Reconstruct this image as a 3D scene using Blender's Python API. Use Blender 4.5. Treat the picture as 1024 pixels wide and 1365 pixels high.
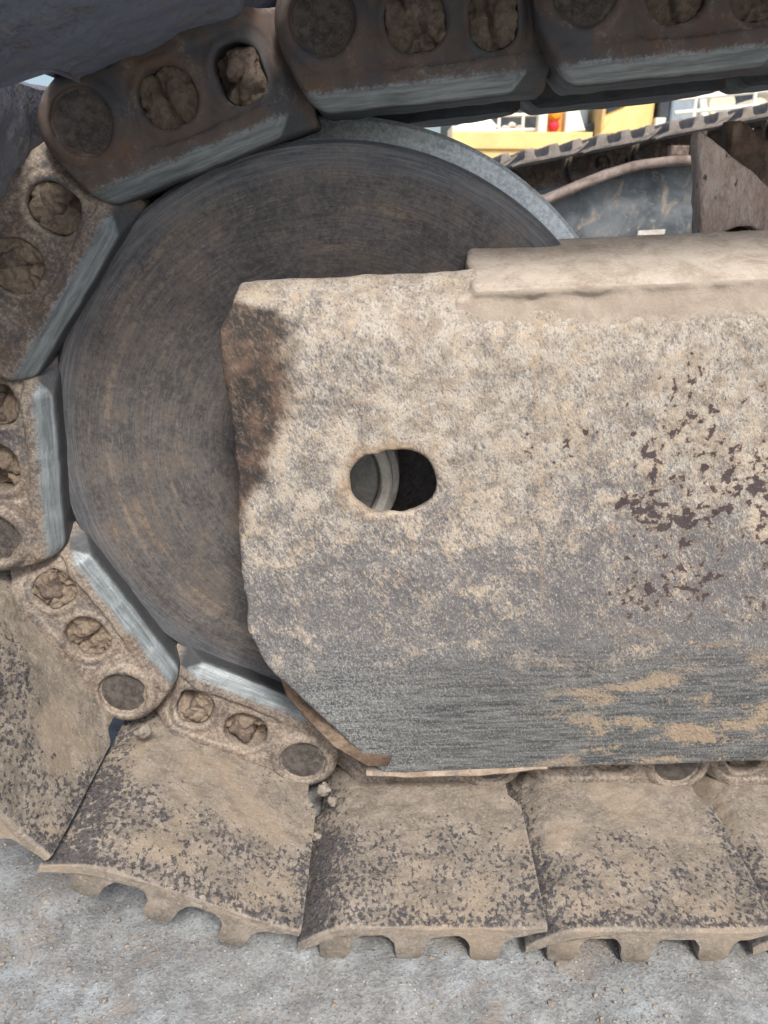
import bpy, math, random
import numpy as np
from mathutils import Vector, Matrix

# ------------------------------------------------------------------ camera, sky, sun, exposure
S = bpy.context.scene
for o in list(bpy.data.objects): bpy.data.objects.remove(o)
COL = S.collection
rng = random.Random(7)

cam_d = bpy.data.cameras.new('camera'); cam = bpy.data.objects.new('camera', cam_d); COL.objects.link(cam)
S.camera = cam
TH, RO, PS = .3764, .0068, .0024
fw = Vector((math.sin(PS)*math.cos(TH), math.cos(PS)*math.cos(TH), -math.sin(TH)))
r0 = fw.cross(Vector((0, 0, 1))).normalized(); u0 = r0.cross(fw)
rt = math.cos(RO)*r0 + math.sin(RO)*u0; up = -math.sin(RO)*r0 + math.cos(RO)*u0
M = Matrix((rt, up, -fw)).transposed().to_4x4(); M.translation = Vector((.0376, -.6351, .2084))
cam.matrix_world = M
cam_d.sensor_fit = 'VERTICAL'; cam_d.sensor_height = 24; cam_d.sensor_width = 18
cam_d.lens = 24*1032/1365
cam_d.clip_start = .02; cam_d.clip_end = 2000
cam_d.dof.use_dof = True; cam_d.dof.focus_distance = .64; cam_d.dof.aperture_fstop = 9.0

SUN_DIR = Vector((.17, -.62, .78)).normalized()          # towards the sun
W = bpy.data.worlds.new('World'); S.world = W; W.use_nodes = True
wn = W.node_tree.nodes; wl = W.node_tree.links
sky = wn.new('ShaderNodeTexSky'); sky.sky_type = 'NISHITA'; sky.sun_disc = False
sky.sun_elevation = math.asin(SUN_DIR.z); sky.sun_rotation = math.atan2(SUN_DIR.x, SUN_DIR.y)
sky.dust_density = 4.0; sky.air_density = 1.0; sky.ozone_density = 1.0
wl.new(sky.outputs[0], wn['Background'].inputs[0]); wn['Background'].inputs[1].default_value = .12
sd = bpy.data.lights.new('sun', 'SUN'); sun = bpy.data.objects.new('sun', sd); COL.objects.link(sun)
sd.energy = 2.1; sd.angle = math.radians(12); sd.color = (1, .96, .90)
sun.rotation_euler = (-SUN_DIR).to_track_quat('-Z', 'Y').to_euler()
S.view_settings.view_transform = 'Standard'; S.view_settings.look = 'None'
S.view_settings.gamma = 1; S.view_settings.use_curve_mapping = False
S.view_settings.exposure = .70

# ------------------------------------------------------------------ helpers: objects
def empty(name, loc=(0, 0, 0), rot=(0, 0, 0), parent=None):
    o = bpy.data.objects.new(name, None); COL.objects.link(o); o.empty_display_size = .05
    o.location = loc; o.rotation_euler = rot
    if parent: o.parent = parent
    return o
def tag(o, label=None, cat=None, group=None, kind=None):
    if label: o['label'] = label
    if cat: o['category'] = cat
    if group: o['group'] = group
    if kind: o['kind'] = kind
    return o
def link_obj(name, me, parent=None, loc=(0, 0, 0), rot=(0, 0, 0), scale=(1, 1, 1), color=None):
    o = bpy.data.objects.new(name, me); COL.objects.link(o)
    o.location = loc; o.rotation_euler = rot; o.scale = scale
    if parent: o.parent = parent
    if color is not None: o.color = (color, color, color, 1) if not isinstance(color, tuple) else color
    return o
def mesh(name, verts, faces, material, smooth=False, angle=None):
    me = bpy.data.meshes.new(name)
    me.from_pydata([tuple(v) for v in verts], [], [tuple(f) for f in faces]); me.update()
    if smooth: me.polygons.foreach_set('use_smooth', [True]*len(me.polygons))
    if angle: 
        me.polygons.foreach_set('use_smooth', [True]*len(me.polygons))
        me.set_sharp_from_angle(angle=math.radians(angle))
    me.materials.append(material)
    return me
def quad_mesh(name, V, Q, material, smooth=True, angle=None):
    me = bpy.data.meshes.new(name); V = np.asarray(V, np.float32); Q = np.asarray(Q, np.int32)
    me.vertices.add(len(V)); me.vertices.foreach_set('co', V.ravel())
    me.loops.add(Q.size); me.loops.foreach_set('vertex_index', Q.ravel())
    me.polygons.add(len(Q)); me.polygons.foreach_set('loop_start', np.arange(len(Q), dtype=np.int32)*Q.shape[1])
    me.update(calc_edges=True); me.validate()
    me.polygons.foreach_set('use_smooth', [smooth]*len(me.polygons))
    if angle: me.set_sharp_from_angle(angle=math.radians(angle))
    me.materials.append(material)
    return me

# numpy value noise ------------------------------------------------
_lat = np.random.RandomState(3).rand(64, 64, 64).astype(np.float32)*2-1
def vnoise(x, y, z):
    x, y, z = np.broadcast_arrays(x, y, z)
    xi = np.floor(x).astype(int); yi = np.floor(y).astype(int); zi = np.floor(z).astype(int)
    fx = x-xi; fy = y-yi; fz = z-zi
    fx = fx*fx*(3-2*fx); fy = fy*fy*(3-2*fy); fz = fz*fz*(3-2*fz)
    def L(a, b, c): return _lat[(xi+a) & 63, (yi+b) & 63, (zi+c) & 63]
    a = L(0,0,0)*(1-fx)+L(1,0,0)*fx; b = L(0,1,0)*(1-fx)+L(1,1,0)*fx
    c = L(0,0,1)*(1-fx)+L(1,0,1)*fx; d = L(0,1,1)*(1-fx)+L(1,1,1)*fx
    return (a*(1-fy)+b*fy)*(1-fz)+(c*(1-fy)+d*fy)*fz
def fbm(x, y, z, s, n=3):
    r = 0; a = 1.
    for i in range(n):
        r = r+a*vnoise(x*s+i*7.3, y*s+i*3.1, z*s+i*5.7); s *= 2.1; a *= .5
    return r
def smin(a, b, k): h = np.clip(.5+.5*(b-a)/k, 0, 1); return b*(1-h)+a*h-k*h*(1-h)
def smax(a, b, k): return -smin(-a, -b, k)
def sstep(a, b, x): t = np.clip((x-a)/(b-a), 0, 1); return t*t*(3-2*t)

def surface_nets(V, org, h):
    """mesh of V<0; V on a regular grid"""
    s = V < 0
    nx, ny, nz = V.shape
    cnt = np.zeros((nx-1, ny-1, nz-1), np.int8)
    offs = [(a, b, c) for a in (0, 1) for b in (0, 1) for c in (0, 1)]
    sl = lambda o: (slice(o[0], nx-1+o[0]), slice(o[1], ny-1+o[1]), slice(o[2], nz-1+o[2]))
    for o in offs: cnt += s[sl(o)]
    act = (cnt > 0) & (cnt < 8)
    I = np.argwhere(act); idx = -np.ones(act.shape, np.int64); idx[act] = np.arange(len(I))
    P = np.zeros((len(I), 3)); N = np.zeros(len(I))
    for a in offs:
        for ax in range(3):
            if a[ax]: continue
            b = list(a); b[ax] = 1
            va = V[I[:,0]+a[0], I[:,1]+a[1], I[:,2]+a[2]]; vb = V[I[:,0]+b[0], I[:,1]+b[1], I[:,2]+b[2]]
            m = (va < 0) != (vb < 0)
            t = np.where(m, va/np.where(m, va-vb, 1), 0)
            q = np.tile(np.array(a, float), (len(I), 1)); q[:, ax] += t
            P[m] += q[m]; N[m] += 1
    P = (I+P/N[:, None])*h+np.array(org)
    Q = []
    for ax in range(3):
        u, v = (ax+1) % 3, (ax+2) % 3
        lo = [slice(0, n) for n in V.shape]; hi = list(lo)
        lo[ax] = slice(0, V.shape[ax]-1); hi[ax] = slice(1, V.shape[ax])
        sa = s[tuple(lo)]; ch = sa != s[tuple(hi)]
        E = np.argwhere(ch)
        ok = (E[:,u] > 0) & (E[:,v] > 0) & (E[:,u] < V.shape[u]-1) & (E[:,v] < V.shape[v]-1)
        E = E[ok]; inside = sa[E[:,0], E[:,1], E[:,2]]
        def cell(du, dv):
            c = E.copy(); c[:, u] += du; c[:, v] += dv
            return idx[c[:,0], c[:,1], c[:,2]]
        q = np.stack([cell(-1,-1), cell(0,-1), cell(0,0), cell(-1,0)], 1)
        q[~inside] = q[~inside][:, ::-1]
        Q.append(q)
    return P, np.concatenate(Q)
def grid(lo, hi, h):
    ax = [np.arange(a, b+h, h) for a, b in zip(lo, hi)]
    return np.meshgrid(*ax, indexing='ij')

# ------------------------------------------------------------------ helpers: materials
class Mat:
    def __init__(s, name):
        s.m = bpy.data.materials.new(name); s.m.use_nodes = True; s.t = s.m.node_tree
        s.b = s.t.nodes['Principled BSDF']; s.tc = s.t.nodes.new('ShaderNodeTexCoord')
        s.co = s.tc.outputs['Object']
    def L(s, a, b): s.t.links.new(a, b)
    def put(s, v, sock):
        if isinstance(v, bpy.types.NodeSocket): s.L(v, sock)
        elif isinstance(v, (tuple, list)) and len(v) == 3 and sock.type == 'RGBA': sock.default_value = (*v, 1)
        else: sock.default_value = v
    def math(s, op, a, b=0., clamp=False):
        n = s.t.nodes.new('ShaderNodeMath'); n.operation = op; n.use_clamp = clamp
        s.put(a, n.inputs[0]); s.put(b, n.inputs[1]); return n.outputs[0]
    def mul(s, a, b): return s.math('MULTIPLY', a, b)
    def add(s, a, b): return s.math('ADD', a, b)
    def sub(s, a, b): return s.math('SUBTRACT', a, b)
    def step(s, x, a, b):
        n = s.t.nodes.new('ShaderNodeMapRange'); n.interpolation_type = 'SMOOTHSTEP'
        s.put(x, n.inputs[0]); s.put(a, n.inputs[1]); s.put(b, n.inputs[2]); n.inputs[3].default_value = 0; n.inputs[4].default_value = 1
        return n.outputs[0]
    def scale(s, v, k):
        n = s.t.nodes.new('ShaderNodeVectorMath'); n.operation = 'MULTIPLY'; s.L(v, n.inputs[0]); n.inputs[1].default_value = k; return n.outputs[0]
    def vadd(s, a, b):
        n = s.t.nodes.new('ShaderNodeVectorMath'); n.operation = 'ADD'; s.put(a, n.inputs[0]); s.put(b, n.inputs[1]); return n.outputs[0]
    def noise(s, sc, det=4, rough=.55, dist=0., vec=None, out=0):
        n = s.t.nodes.new('ShaderNodeTexNoise'); s.L(vec or s.co, n.inputs['Vector'])
        n.inputs['Scale'].default_value = sc; n.inputs['Detail'].default_value = det
        n.inputs['Roughness'].default_value = rough; n.inputs['Distortion'].default_value = dist
        return n.outputs[out]
    def voro(s, sc, vec=None, feat='F1', out='Distance', rand=1.):
        n = s.t.nodes.new('ShaderNodeTexVoronoi'); n.feature = feat; s.L(vec or s.co, n.inputs['Vector']); n.inputs['Scale'].default_value = sc
        n.inputs['Randomness'].default_value = rand
        return n.outputs[out]
    def xyz(s, v=None):
        n = s.t.nodes.new('ShaderNodeSeparateXYZ'); s.L(v or s.co, n.inputs[0]); return n.outputs
    def comb(s, x, y, z):
        n = s.t.nodes.new('ShaderNodeCombineXYZ'); s.put(x, n.inputs[0]); s.put(y, n.inputs[1]); s.put(z, n.inputs[2]); return n.outputs[0]
    def mix(s, f, a, b):
        n = s.t.nodes.new('ShaderNodeMix'); n.data_type = 'RGBA'; s.put(f, n.inputs[0]); s.put(a, n.inputs[6]); s.put(b, n.inputs[7]); return n.outputs[2]
    def fmix(s, f, a, b):
        n = s.t.nodes.new('ShaderNodeMix'); n.data_type = 'FLOAT'; s.put(f, n.inputs[0]); s.put(a, n.inputs[2]); s.put(b, n.inputs[3]); return n.outputs[0]
    def ramp(s, f, stops):
        n = s.t.nodes.new('ShaderNodeValToRGB'); s.L(f, n.inputs[0]); e = n.color_ramp.elements
        while len(e) < len(stops): e.new(.5)
        for i, (p, c) in enumerate(stops): e[i].position = p; e[i].color = (*c, 1) if len(c) == 3 else c
        return n.outputs[0]
    def rnd(s):
        n = s.t.nodes.new('ShaderNodeObjectInfo'); return n
    def nrm(s):
        n = s.t.nodes.new('ShaderNodeNewGeometry'); return s.xyz(n.outputs['Normal'])
    def fin(s, color, rough=.85, metal=0., bump=None, strength=.5, dist=.002, spec=.3):
        s.put(color, s.b.inputs['Base Color']); s.put(rough, s.b.inputs['Roughness']); s.put(metal, s.b.inputs['Metallic'])
        s.b.inputs['Specular IOR Level'].default_value = spec
        if bump is not None:
            n = s.t.nodes.new('ShaderNodeBump'); n.inputs['Strength'].default_value = strength; n.inputs['Distance'].default_value = dist
            s.L(bump, n.inputs['Height']); s.L(n.outputs[0], s.b.inputs['Normal'])
        return s.m

TAN = (.36, .285, .205); PALE = (.50, .43, .34); BLUEG = (.105, .115, .135); DARK = (.035, .033, .036)

def m_plate():
    m = Mat('weathered_frame_paint'); x, y, z = m.xyz()
    wob = m.noise(9, 3, .6); wob2 = m.noise(64, 3, .65); med = m.noise(36, 4, .66, .6)
    fine = m.noise(225, 4, .74, .5, vec=m.scale(m.vadd(m.co, m.comb(m.mul(z, .35), 0., 0.)), (1.25, 1, .72)))
    grit = m.noise(560, 2, .7, 0., vec=m.scale(m.co, (1.1, 1, .75)))
    fg = m.add(m.mul(m.sub(fine, .5), 2.8), m.mul(m.sub(grit, .5), 1.1))
    f = m.add(fg, m.add(m.mul(m.sub(med, .5), 1.5), m.mul(m.sub(wob, .5), .8)))
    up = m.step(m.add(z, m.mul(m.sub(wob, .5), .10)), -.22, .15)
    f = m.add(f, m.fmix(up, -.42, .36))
    base = m.mix(wob2, (.090, .096, .110), (.205, .188, .175))
    dcol = m.mix(m.step(wob2, .36, .64), (.315, .266, .212), (.45, .408, .348))
    dcol = m.mix(m.mul(m.step(m.add(m.mul(med, .5), m.mul(fine, .5)), .52, .61), .6), dcol, (.46, .35, .235))
    col = m.mix(m.step(f, -.55, .50), base, dcol)
    cake = m.mul(m.step(m.add(med, m.mul(m.sub(wob, .5), .6)), .58, .66), m.step(fine, .35, .5))
    col = m.mix(m.mul(cake, .45), col, m.mix(fine, (.38, .32, .25), (.53, .475, .395)))
    col = m.mix(m.mul(m.step(grit, .58, .70), .38), col, (.66, .62, .56))
    col = m.mix(m.mul(m.sub(1, m.step(grit, .33, .42)), .45), col, (.060, .055, .056))
    # dark exposed patches on the right
    pz = m.mul(m.step(m.add(x, m.mul(m.sub(wob, .5), .16)), .10, .27), m.mul(m.step(z, -.18, -.12), m.sub(1, m.step(z, .06, .115))))
    pn = m.add(m.noise(100, 3, .62, .1), m.mul(m.sub(m.noise(17, 2), .5), .62))
    thr = m.sub(.85, m.mul(pz, .285))
    halo = m.step(pn, m.sub(thr, .09), thr)
    col = m.mix(m.mul(halo, .35), col, (.26, .175, .115))
    patch = m.step(pn, m.sub(thr, .02), m.add(thr, .035))
    col = m.mix(m.mul(patch, .93), col, m.mix(wob2, (.034, .028, .033), (.085, .064, .066)))
    wl = m.mul(m.sub(1, m.step(m.math('ABSOLUTE', m.add(m.sub(x, .163), m.add(m.mul(z, .06), m.mul(m.sub(wob2, .5), .004)))), .0008, .0042)), m.mul(m.step(z, -.13, -.11), m.sub(1, m.step(z, .08, .10))))
    col = m.mix(m.mul(wl, m.add(.05, m.mul(m.step(fine, .40, .6), .4))), col, (.40, .30, .205))
    # lower scraped band
    lowz = m.add(z, m.add(m.mul(m.sub(med, .5), .05), m.mul(m.sub(fine, .5), .08)))
    low = m.sub(1, m.step(m.add(lowz, m.mul(m.sub(wob2, .5), .05)), -.235, -.105))
    brush = m.noise(1, 4, .7, vec=m.scale(m.co, (26, 60, 300)))
    lcol = m.mix(m.step(m.add(m.mul(brush, .68), m.mul(grit, .32)), .36, .64), (.065, .072, .076), (.215, .22, .215))
    lcol = m.mix(m.mul(m.step(grit, .56, .68), .4), lcol, (.42, .40, .36))
    left = m.sub(1, m.step(m.add(x, m.mul(m.sub(med, .5), .1)), -.02, .12))
    lcol = m.mix(m.mul(left, m.mul(m.step(m.add(m.mul(fine, .4), m.mul(grit, .6)), .42, .6), .5)), lcol, (.42, .44, .44))
    tp = m.noise(1, 4, .66, .3, vec=m.scale(m.co, (16, 20, 36)))
    tmask = m.mul(m.step(m.add(tp, m.add(m.mul(m.sub(fine, .5), .34), m.mul(m.sub(grit, .5), .2))), .50, .63), m.step(x, .10, .24))
    lcol = m.mix(m.mul(tmask, .85), lcol, m.mix(fine, (.36, .265, .17), (.47, .375, .27)))
    col = m.mix(low, col, lcol)
    # brown oily stain down the upper left end
    edge = m.add(x, m.add(m.mul(m.sub(wob, .5), .05), m.add(m.mul(m.sub(wob2, .5), .016), m.mul(m.sub(fine, .5), .012))))
    top = m.mul(m.step(z, .130, .152), .05)
    sx = m.sub(m.fmix(m.step(z, -.07, .085), -.085, -.030), top)
    stain = m.mul(m.sub(1, m.step(edge, m.sub(sx, .012), m.add(sx, .009))), m.step(z, -.08, -.03))
    scol = m.mix(m.step(m.add(m.mul(wob2, .6), m.mul(med, .4)), .42, .62), (.032, .027, .025), (.105, .064, .044))
    scol = m.mix(m.mul(m.step(fine, .5, .66), .5), scol, (.22, .165, .125))
    col = m.mix(m.mul(stain, .93), col, scol)
    # rust ring round the adjuster hole
    hx = m.sub(x, .046); hd = m.math('SQRT', m.add(m.mul(m.mul(hx, hx), .62), m.mul(z, z)))
    ring = m.sub(1, m.step(m.add(hd, m.mul(m.sub(wob2, .5), .022)), .026, .043))
    ring = m.mul(ring, m.add(.2, m.mul(m.step(m.sub(z, hx), -.025, .02), .8)))
    col = m.mix(m.mul(ring, .55), col, m.mix(fine, (.22, .12, .055), (.46, .34, .22)))
    rim = m.mul(m.sub(1, m.step(m.add(hd, m.mul(m.sub(fine, .5), .004)), .0262, .0285)), m.sub(1, m.step(z, -.015, .004)))
    col = m.mix(m.mul(rim, .8), col, (.58, .53, .46))
    h = m.add(m.mul(fine, 1.1), m.add(m.mul(med, .9), m.mul(grit, .3)))
    return m.fin(col, m.fmix(low, .9, .6), 0, h, .55, .0034, .3)
def m_link():
    m = Mat('worn_track_steel'); oi = m.rnd(); x, y, z = m.xyz()
    amt = m.xyz(oi.outputs['Color'])[0]
    v = m.vadd(m.co, m.scale(m.comb(oi.outputs['Random'], m.mul(oi.outputs['Random'], 7.), 0.), (3, 3, 3)))
    fine = m.noise(330, 4, .78, .3, vec=v); med = m.noise(40, 4, .65, .5, vec=v); pat = m.noise(24, 3, .65, vec=v)
    n = m.nrm()
    base = m.mix(med, (.052, .045, .045), (.165, .128, .108))
    base = m.mix(m.mul(m.step(pat, .54, .66), .6), base, (.145, .080, .048))
    base = m.mix(m.mul(m.sub(1, m.step(pat, .36, .50)), .65), base, (.062, .074, .090))
    d = m.add(m.add(m.mul(m.sub(med, .5), 1.5), m.mul(m.sub(fine, .5), 1.5)), m.sub(m.mul(amt, 1.25), .66))
    d = m.add(d, m.mul(m.step(n[2], .1, .9), .35))
    dust = m.mul(m.step(d, -.40, .50), .90)
    col = m.mix(dust, base, m.mix(m.step(fine, .35, .65), (.19, .156, .126), (.37, .315, .255)))
    # polished rail edge
    ed = m.add(z, m.add(m.mul(m.sub(med, .5), .009), m.mul(m.sub(fine, .5), .012)))
    wear = m.mul(m.step(ed, .0425, .0480), m.mul(m.sub(1, m.step(x, .012, .03)), m.step(x, -.162, -.148)))
    rub = m.noise(1, 4, .7, vec=m.scale(v, (14, 240, 240)))
    sil = m.mix(m.step(rub, .34, .66), (.13, .15, .16), (.29, .325, .335))
    sil = m.mix(m.mul(m.sub(1, m.step(fine, .33, .44)), .45), sil, (.07, .07, .07))
    sil = m.mix(m.step(y, .0105, .0135), m.mix(m.step(rub, .3, .7), (.14, .16, .17), (.31, .345, .355)), m.mix(fine, (.055, .060, .066), (.12, .125, .13)))  # polished running face past the chamfer: its dark reflection painted as colour
    col = m.mix(wear, col, sil)
    h = m.add(m.mul(fine, .6), m.mul(med, .8))
    return m.fin(col, m.fmix(wear, .85, .5), m.mul(wear, .45), h, m.fmix(wear, .65, .22) if False else .5, .002, .3)
def m_shoe():
    m = Mat('dusty_shoe_plate'); oi = m.rnd(); x, y, z = m.xyz()
    v = m.vadd(m.co, m.scale(m.comb(oi.outputs['Random'], m.mul(oi.outputs['Random'], 5.), 0.), (4, 4, 4)))
    amt = m.xyz(oi.outputs['Color'])[0]
    fine = m.noise(330, 4, .75, .7, vec=v); med = m.noise(56, 4, .64, .4, vec=v); big = m.noise(15, 2, .55, vec=v)
    dcol = m.mix(m.step(m.add(m.mul(med, .5), m.mul(fine, .5)), .34, .66), (.165, .143, .118), (.33, .287, .236))
    dcol = m.mix(m.mul(m.step(big, .48, .64), .6), dcol, m.mix(fine, (.26, .208, .152), (.39, .32, .24)))
    dcol = m.mix(m.mul(m.step(fine, .58, .68), .5), dcol, (.46, .41, .345))
    # chipped specks showing dark paint, mostly towards the outer end
    sp = m.add(m.mul(m.noise(250, 3, .62, .2, vec=m.scale(v, (1, .75, 1))), .85), m.mul(med, .15))
    zone = m.sub(1, m.step(m.add(y, m.mul(m.sub(big, .5), .12)), -.105, -.030))
    edge = m.math('MAXIMUM', m.mul(m.step(x, .012, .028), m.step(m.add(med, m.mul(big, .4)), .5, .75)), m.mul(m.sub(1, m.step(m.add(x, m.mul(m.sub(med, .5), .02)), -.165, -.142)), 1.35))  # second term also paints the overlapping lip's shadow on the dropped end
    tipz = m.mul(m.sub(1, m.step(m.add(y, m.mul(m.sub(med, .5), .03)), -.165, -.140)), m.step(big, .42, .56))
    k = m.add(m.mul(zone, .115), m.add(m.mul(edge, .10), m.mul(tipz, .11)))
    k = m.add(k, m.mul(m.sub(.47, big), .30))
    thr = m.sub(.625, k)
    spots = m.step(sp, m.sub(thr, .02), m.add(thr, .075))
    spots = m.mul(spots, m.mul(m.step(z, -.052, -.049), m.step(y, -.1665, -.165)))
    dark = m.mix(m.step(fine, .35, .65), (.026, .027, .034), (.12, .112, .112))
    col = m.mix(m.mul(spots, .92), dcol, dark)
    lipw = m.mul(m.step(x, .0255, .0268), m.step(fine, .40, .55))
    col = m.mix(m.mul(lipw, .3), col, (.36, .35, .33))
    # undersides of the upper run: bare dark steel, bluish lens glare painted into its colour
    bare_glare = m.mul(m.sub(1, amt), m.step(m.add(m.mul(med, .7), m.mul(big, .3)), .22, .55))
    col = m.mix(bare_glare, col, m.mix(med, (.10, .125, .19), (.21, .24, .31)))
    h = m.add(m.mul(fine, .7), m.mul(med, .8))
    return m.fin(col, .9, 0, h, .75, .0026, .25)
def m_idler():
    m = Mat('turned_idler_steel'); x, y, z = m.xyz()
    r = m.math('SQRT', m.add(m.mul(x, x), m.mul(z, z))); a = m.math('ARCTAN2', z, x)
    ca = m.math('COSINE', a); sa = m.math('SINE', a)
    rv = lambda kr, ka: m.comb(m.mul(r, kr), m.mul(ca, ka), m.mul(sa, ka))
    s1 = m.noise(1, 3, .7, .2, vec=rv(520, 5)); s2 = m.noise(1, 4, .65, .3, vec=rv(110, 2.2)); s3 = m.noise(1, 3, .6, .3, vec=rv(900, 14))
    fine = m.noise(240, 4, .75, .5); med = m.noise(24, 4, .65)
    mixs = m.add(m.mul(s1, .27), m.add(m.mul(fine, .43), m.mul(med, .3)))
    col = m.mix(m.step(mixs, .36, .64), (.052, .049, .050), (.155, .142, .134))
    col = m.mix(m.mul(m.step(m.add(m.mul(med, .6), m.mul(s2, .4)), .47, .62), .55), col, m.mix(fine, (.095, .074, .060), (.19, .152, .120)))
    col = m.mix(m.mul(m.step(s3, .60, .70), .5), col, (.24, .225, .21))
    ring = m.mul(m.step(m.add(s2, m.mul(m.sub(med, .5), .5)), .60, .70), m.step(fine, .36, .6))
    col = m.mix(m.mul(ring, .55), col, (.27, .205, .145))
    g = m.sub(r, m.add(.207, m.mul(m.sub(med, .5), .010)))
    gr = m.mul(m.sub(1, m.step(m.math('ABSOLUTE', g), .0004, .004)), m.step(m.add(m.mul(med, .6), m.mul(fine, .4)), .43, .60))
    col = m.mix(m.mul(gr, .4), col, m.mix(fine, (.16, .125, .095), (.32, .26, .20)))
    # bluish rubbed outer ring, polished tread
    rim = m.step(m.add(r, m.mul(m.sub(s2, .5), .02)), .226, .247)
    col = m.mix(m.mul(rim, .55), col, m.mix(m.step(s1, .3, .7), (.060, .072, .088), (.165, .18, .20)))
    tread = m.mul(m.step(y, .0325, .035), m.step(r, .254, .2555))
    col = m.mix(tread, col, m.mix(m.step(m.add(m.mul(med, .3), m.mul(fine, .7)), .38, .62), (.40, .45, .47), (.72, .78, .80)))
    h = m.add(m.mul(s1, .5), m.mul(fine, .5))
    return m.fin(col, m.fmix(tread, .68, .45), m.fmix(tread, .1, .25), h, .45, .0016, .35)
def m_ground():
    m = Mat('dusty_concrete_yard'); fine = m.noise(330, 4, .8, 0.); med = m.noise(40, 5, .72, .2); big = m.noise(7, 3, .6, .5)
    f = m.add(m.mul(med, .45), m.mul(fine, .55))
    col = m.mix(m.step(f, .38, .62), (.175, .178, .176), (.335, .338, .330))
    bl = m.mul(m.step(m.add(m.mul(big, .55), m.mul(med, .45)), .42, .62), .6)
    col = m.mix(bl, col, m.mix(m.step(f, .38, .62), (.21, .245, .265), (.385, .435, .46)))
    col = m.mix(m.mul(m.step(m.noise(15, 4, .65), .53, .66), .5), col, m.mix(fine, (.19, .145, .11), (.35, .285, .225)))
    col = m.mix(m.mul(m.step(m.noise(80, 3, .7, .6), .62, .70), .4), col, (.17, .15, .14))
    vo = m.t.nodes.new('ShaderNodeTexVoronoi'); m.L(m.co, vo.inputs['Vector']); vo.inputs['Scale'].default_value = 270
    vc = m.xyz(vo.outputs['Color']); dot = m.sub(1, m.step(vo.outputs['Distance'], .22, .34))
    col = m.mix(m.mul(m.mul(dot, m.step(vc[0], .80, .82)), .8), col, m.mix(vc[1], (.18, .165, .15), (.58, .57, .54)))
    col = m.mix(m.mul(m.mul(dot, m.sub(1, m.step(vc[0], .14, .16))), .7), col, (.12, .11, .10))
    h = m.add(m.mul(fine, .5), m.add(m.mul(med, 1.0), m.mul(m.mul(dot, m.step(vc[0], .6, .62)), .3)))
    return m.fin(col, .95, 0, h, .6, .006, .2)
def m_mud(name, a, b, c=None, sc=120):
    m = Mat(name); oi = m.rnd(); amt = m.xyz(oi.outputs['Color'])[0]
    v = m.vadd(m.co, m.scale(m.comb(oi.outputs['Random'], 0., 0.), (5, 5, 5)))
    fine = m.noise(sc*2.4, 4, .75, .5, vec=v); med = m.noise(sc*.5, 3, .6, vec=v)
    col = m.mix(m.step(m.add(m.mul(med, .5), m.mul(fine, .5)), .36, .64), a, b); col = m.mix(m.mul(m.step(fine, .54, .7), .5), col, c or b)
    col = m.mix(m.mul(m.sub(1, amt), .72), col, (.060, .048, .043))
    cr = m.voro(sc*.42, vec=m.vadd(v, m.scale(m.noise(sc, 2, vec=v, out=1), (.014, .014, .014))), feat='DISTANCE_TO_EDGE')
    ck = m.mul(m.sub(1, m.step(cr, .0, .028)), m.step(med, .42, .58))
    col = m.mix(m.mul(ck, .65), col, tuple(q*.35 for q in a))
    return m.fin(col, .95, 0, m.add(fine, med), .75, .0022, .2)
def m_simple(name, a, b, sc=20, rough=.7, metal=0., bump=.2, dirt=None, dirtamt=.5):
    m = Mat(name); n1 = m.noise(sc, 5, .65); n2 = m.noise(sc*6, 4, .7)
    col = m.mix(m.step(m.add(m.mul(n1, .65), m.mul(n2, .35)), .35, .65), a, b)
    if dirt: col = m.mix(m.mul(m.step(m.noise(sc*.7, 5, .7, .5), .48, .66), dirtamt), col, dirt)
    return m.fin(col, rough, metal, m.add(n1, n2), bump, .003, .3)

MP, ML, MS, MI, MG = m_plate(), m_link(), m_shoe(), m_idler(), m_ground()
MMUD = m_mud('packed_dry_mud', (.20, .155, .115), (.33, .265, .20))
MNUT = m_simple('rusty_nut_steel', (.085, .062, .052), (.20, .155, .125), 90, .9, 0, .7, (.27, .22, .175), .7)
MPIN = m_simple('pin_end_steel', (.06, .055, .054), (.19, .165, .145), 160, .75, .2, .7)
MRUST = m_simple('brown_rusty_bracket_steel', (.062, .044, .034), (.17, .115, .08), 38, .85, 0, .6, (.33, .26, .19), .7)
MLIP = m_simple('dusty_edge_steel', (.25, .19, .14), (.44, .36, .28), 50, .9, 0, .5, (.16, .15, .145), .6)
MCAP = m_simple('grey_painted_cap', (.20, .205, .19), (.32, .32, .30), 60, .7, 0, .3, (.13, .13, .12), .4)
MRING = m_simple('pale_grey_ring', (.42, .41, .37), (.60, .58, .52), 90, .7, 0, .3)
MCLOD = m_mud('pale_dry_clod', (.20, .175, .145), (.34, .30, .255), (.44, .41, .37), 90)

# ------------------------------------------------------------------ ground
GZ = -.3785
def ground():
    xs = np.unique(np.concatenate([-np.geomspace(600, .62, 22), np.arange(-.6, .8, .008), np.geomspace(.82, 600, 22)]))
    ys = np.unique(np.concatenate([-np.geomspace(60, .62, 14), np.arange(-.6, .35, .008), np.geomspace(.37, 900, 26)]))
    X, Y = np.meshgrid(xs, ys, indexing='ij')
    near = (sstep(-1.2, -.6, X)*(1-sstep(.8, 1.5, X))*sstep(-1.2, -.6, Y)*(1-sstep(.35, .8, Y)))
    Z = GZ - .0025 + near*(.0035*fbm(X, Y, 0*X, 9, 3)+.0022*fbm(X, Y, 0*X+3, 55, 3))
    V = np.stack([X, Y, Z], -1).reshape(-1, 3)
    n = len(ys); i, j = np.meshgrid(np.arange(len(xs)-1), np.arange(n-1), indexing='ij')
    a = (i*n+j).ravel(); Q = np.stack([a, a+n, a+n+1, a+1], 1)
    return link_obj('ground', quad_mesh('ground', V, Q, MG))
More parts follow.
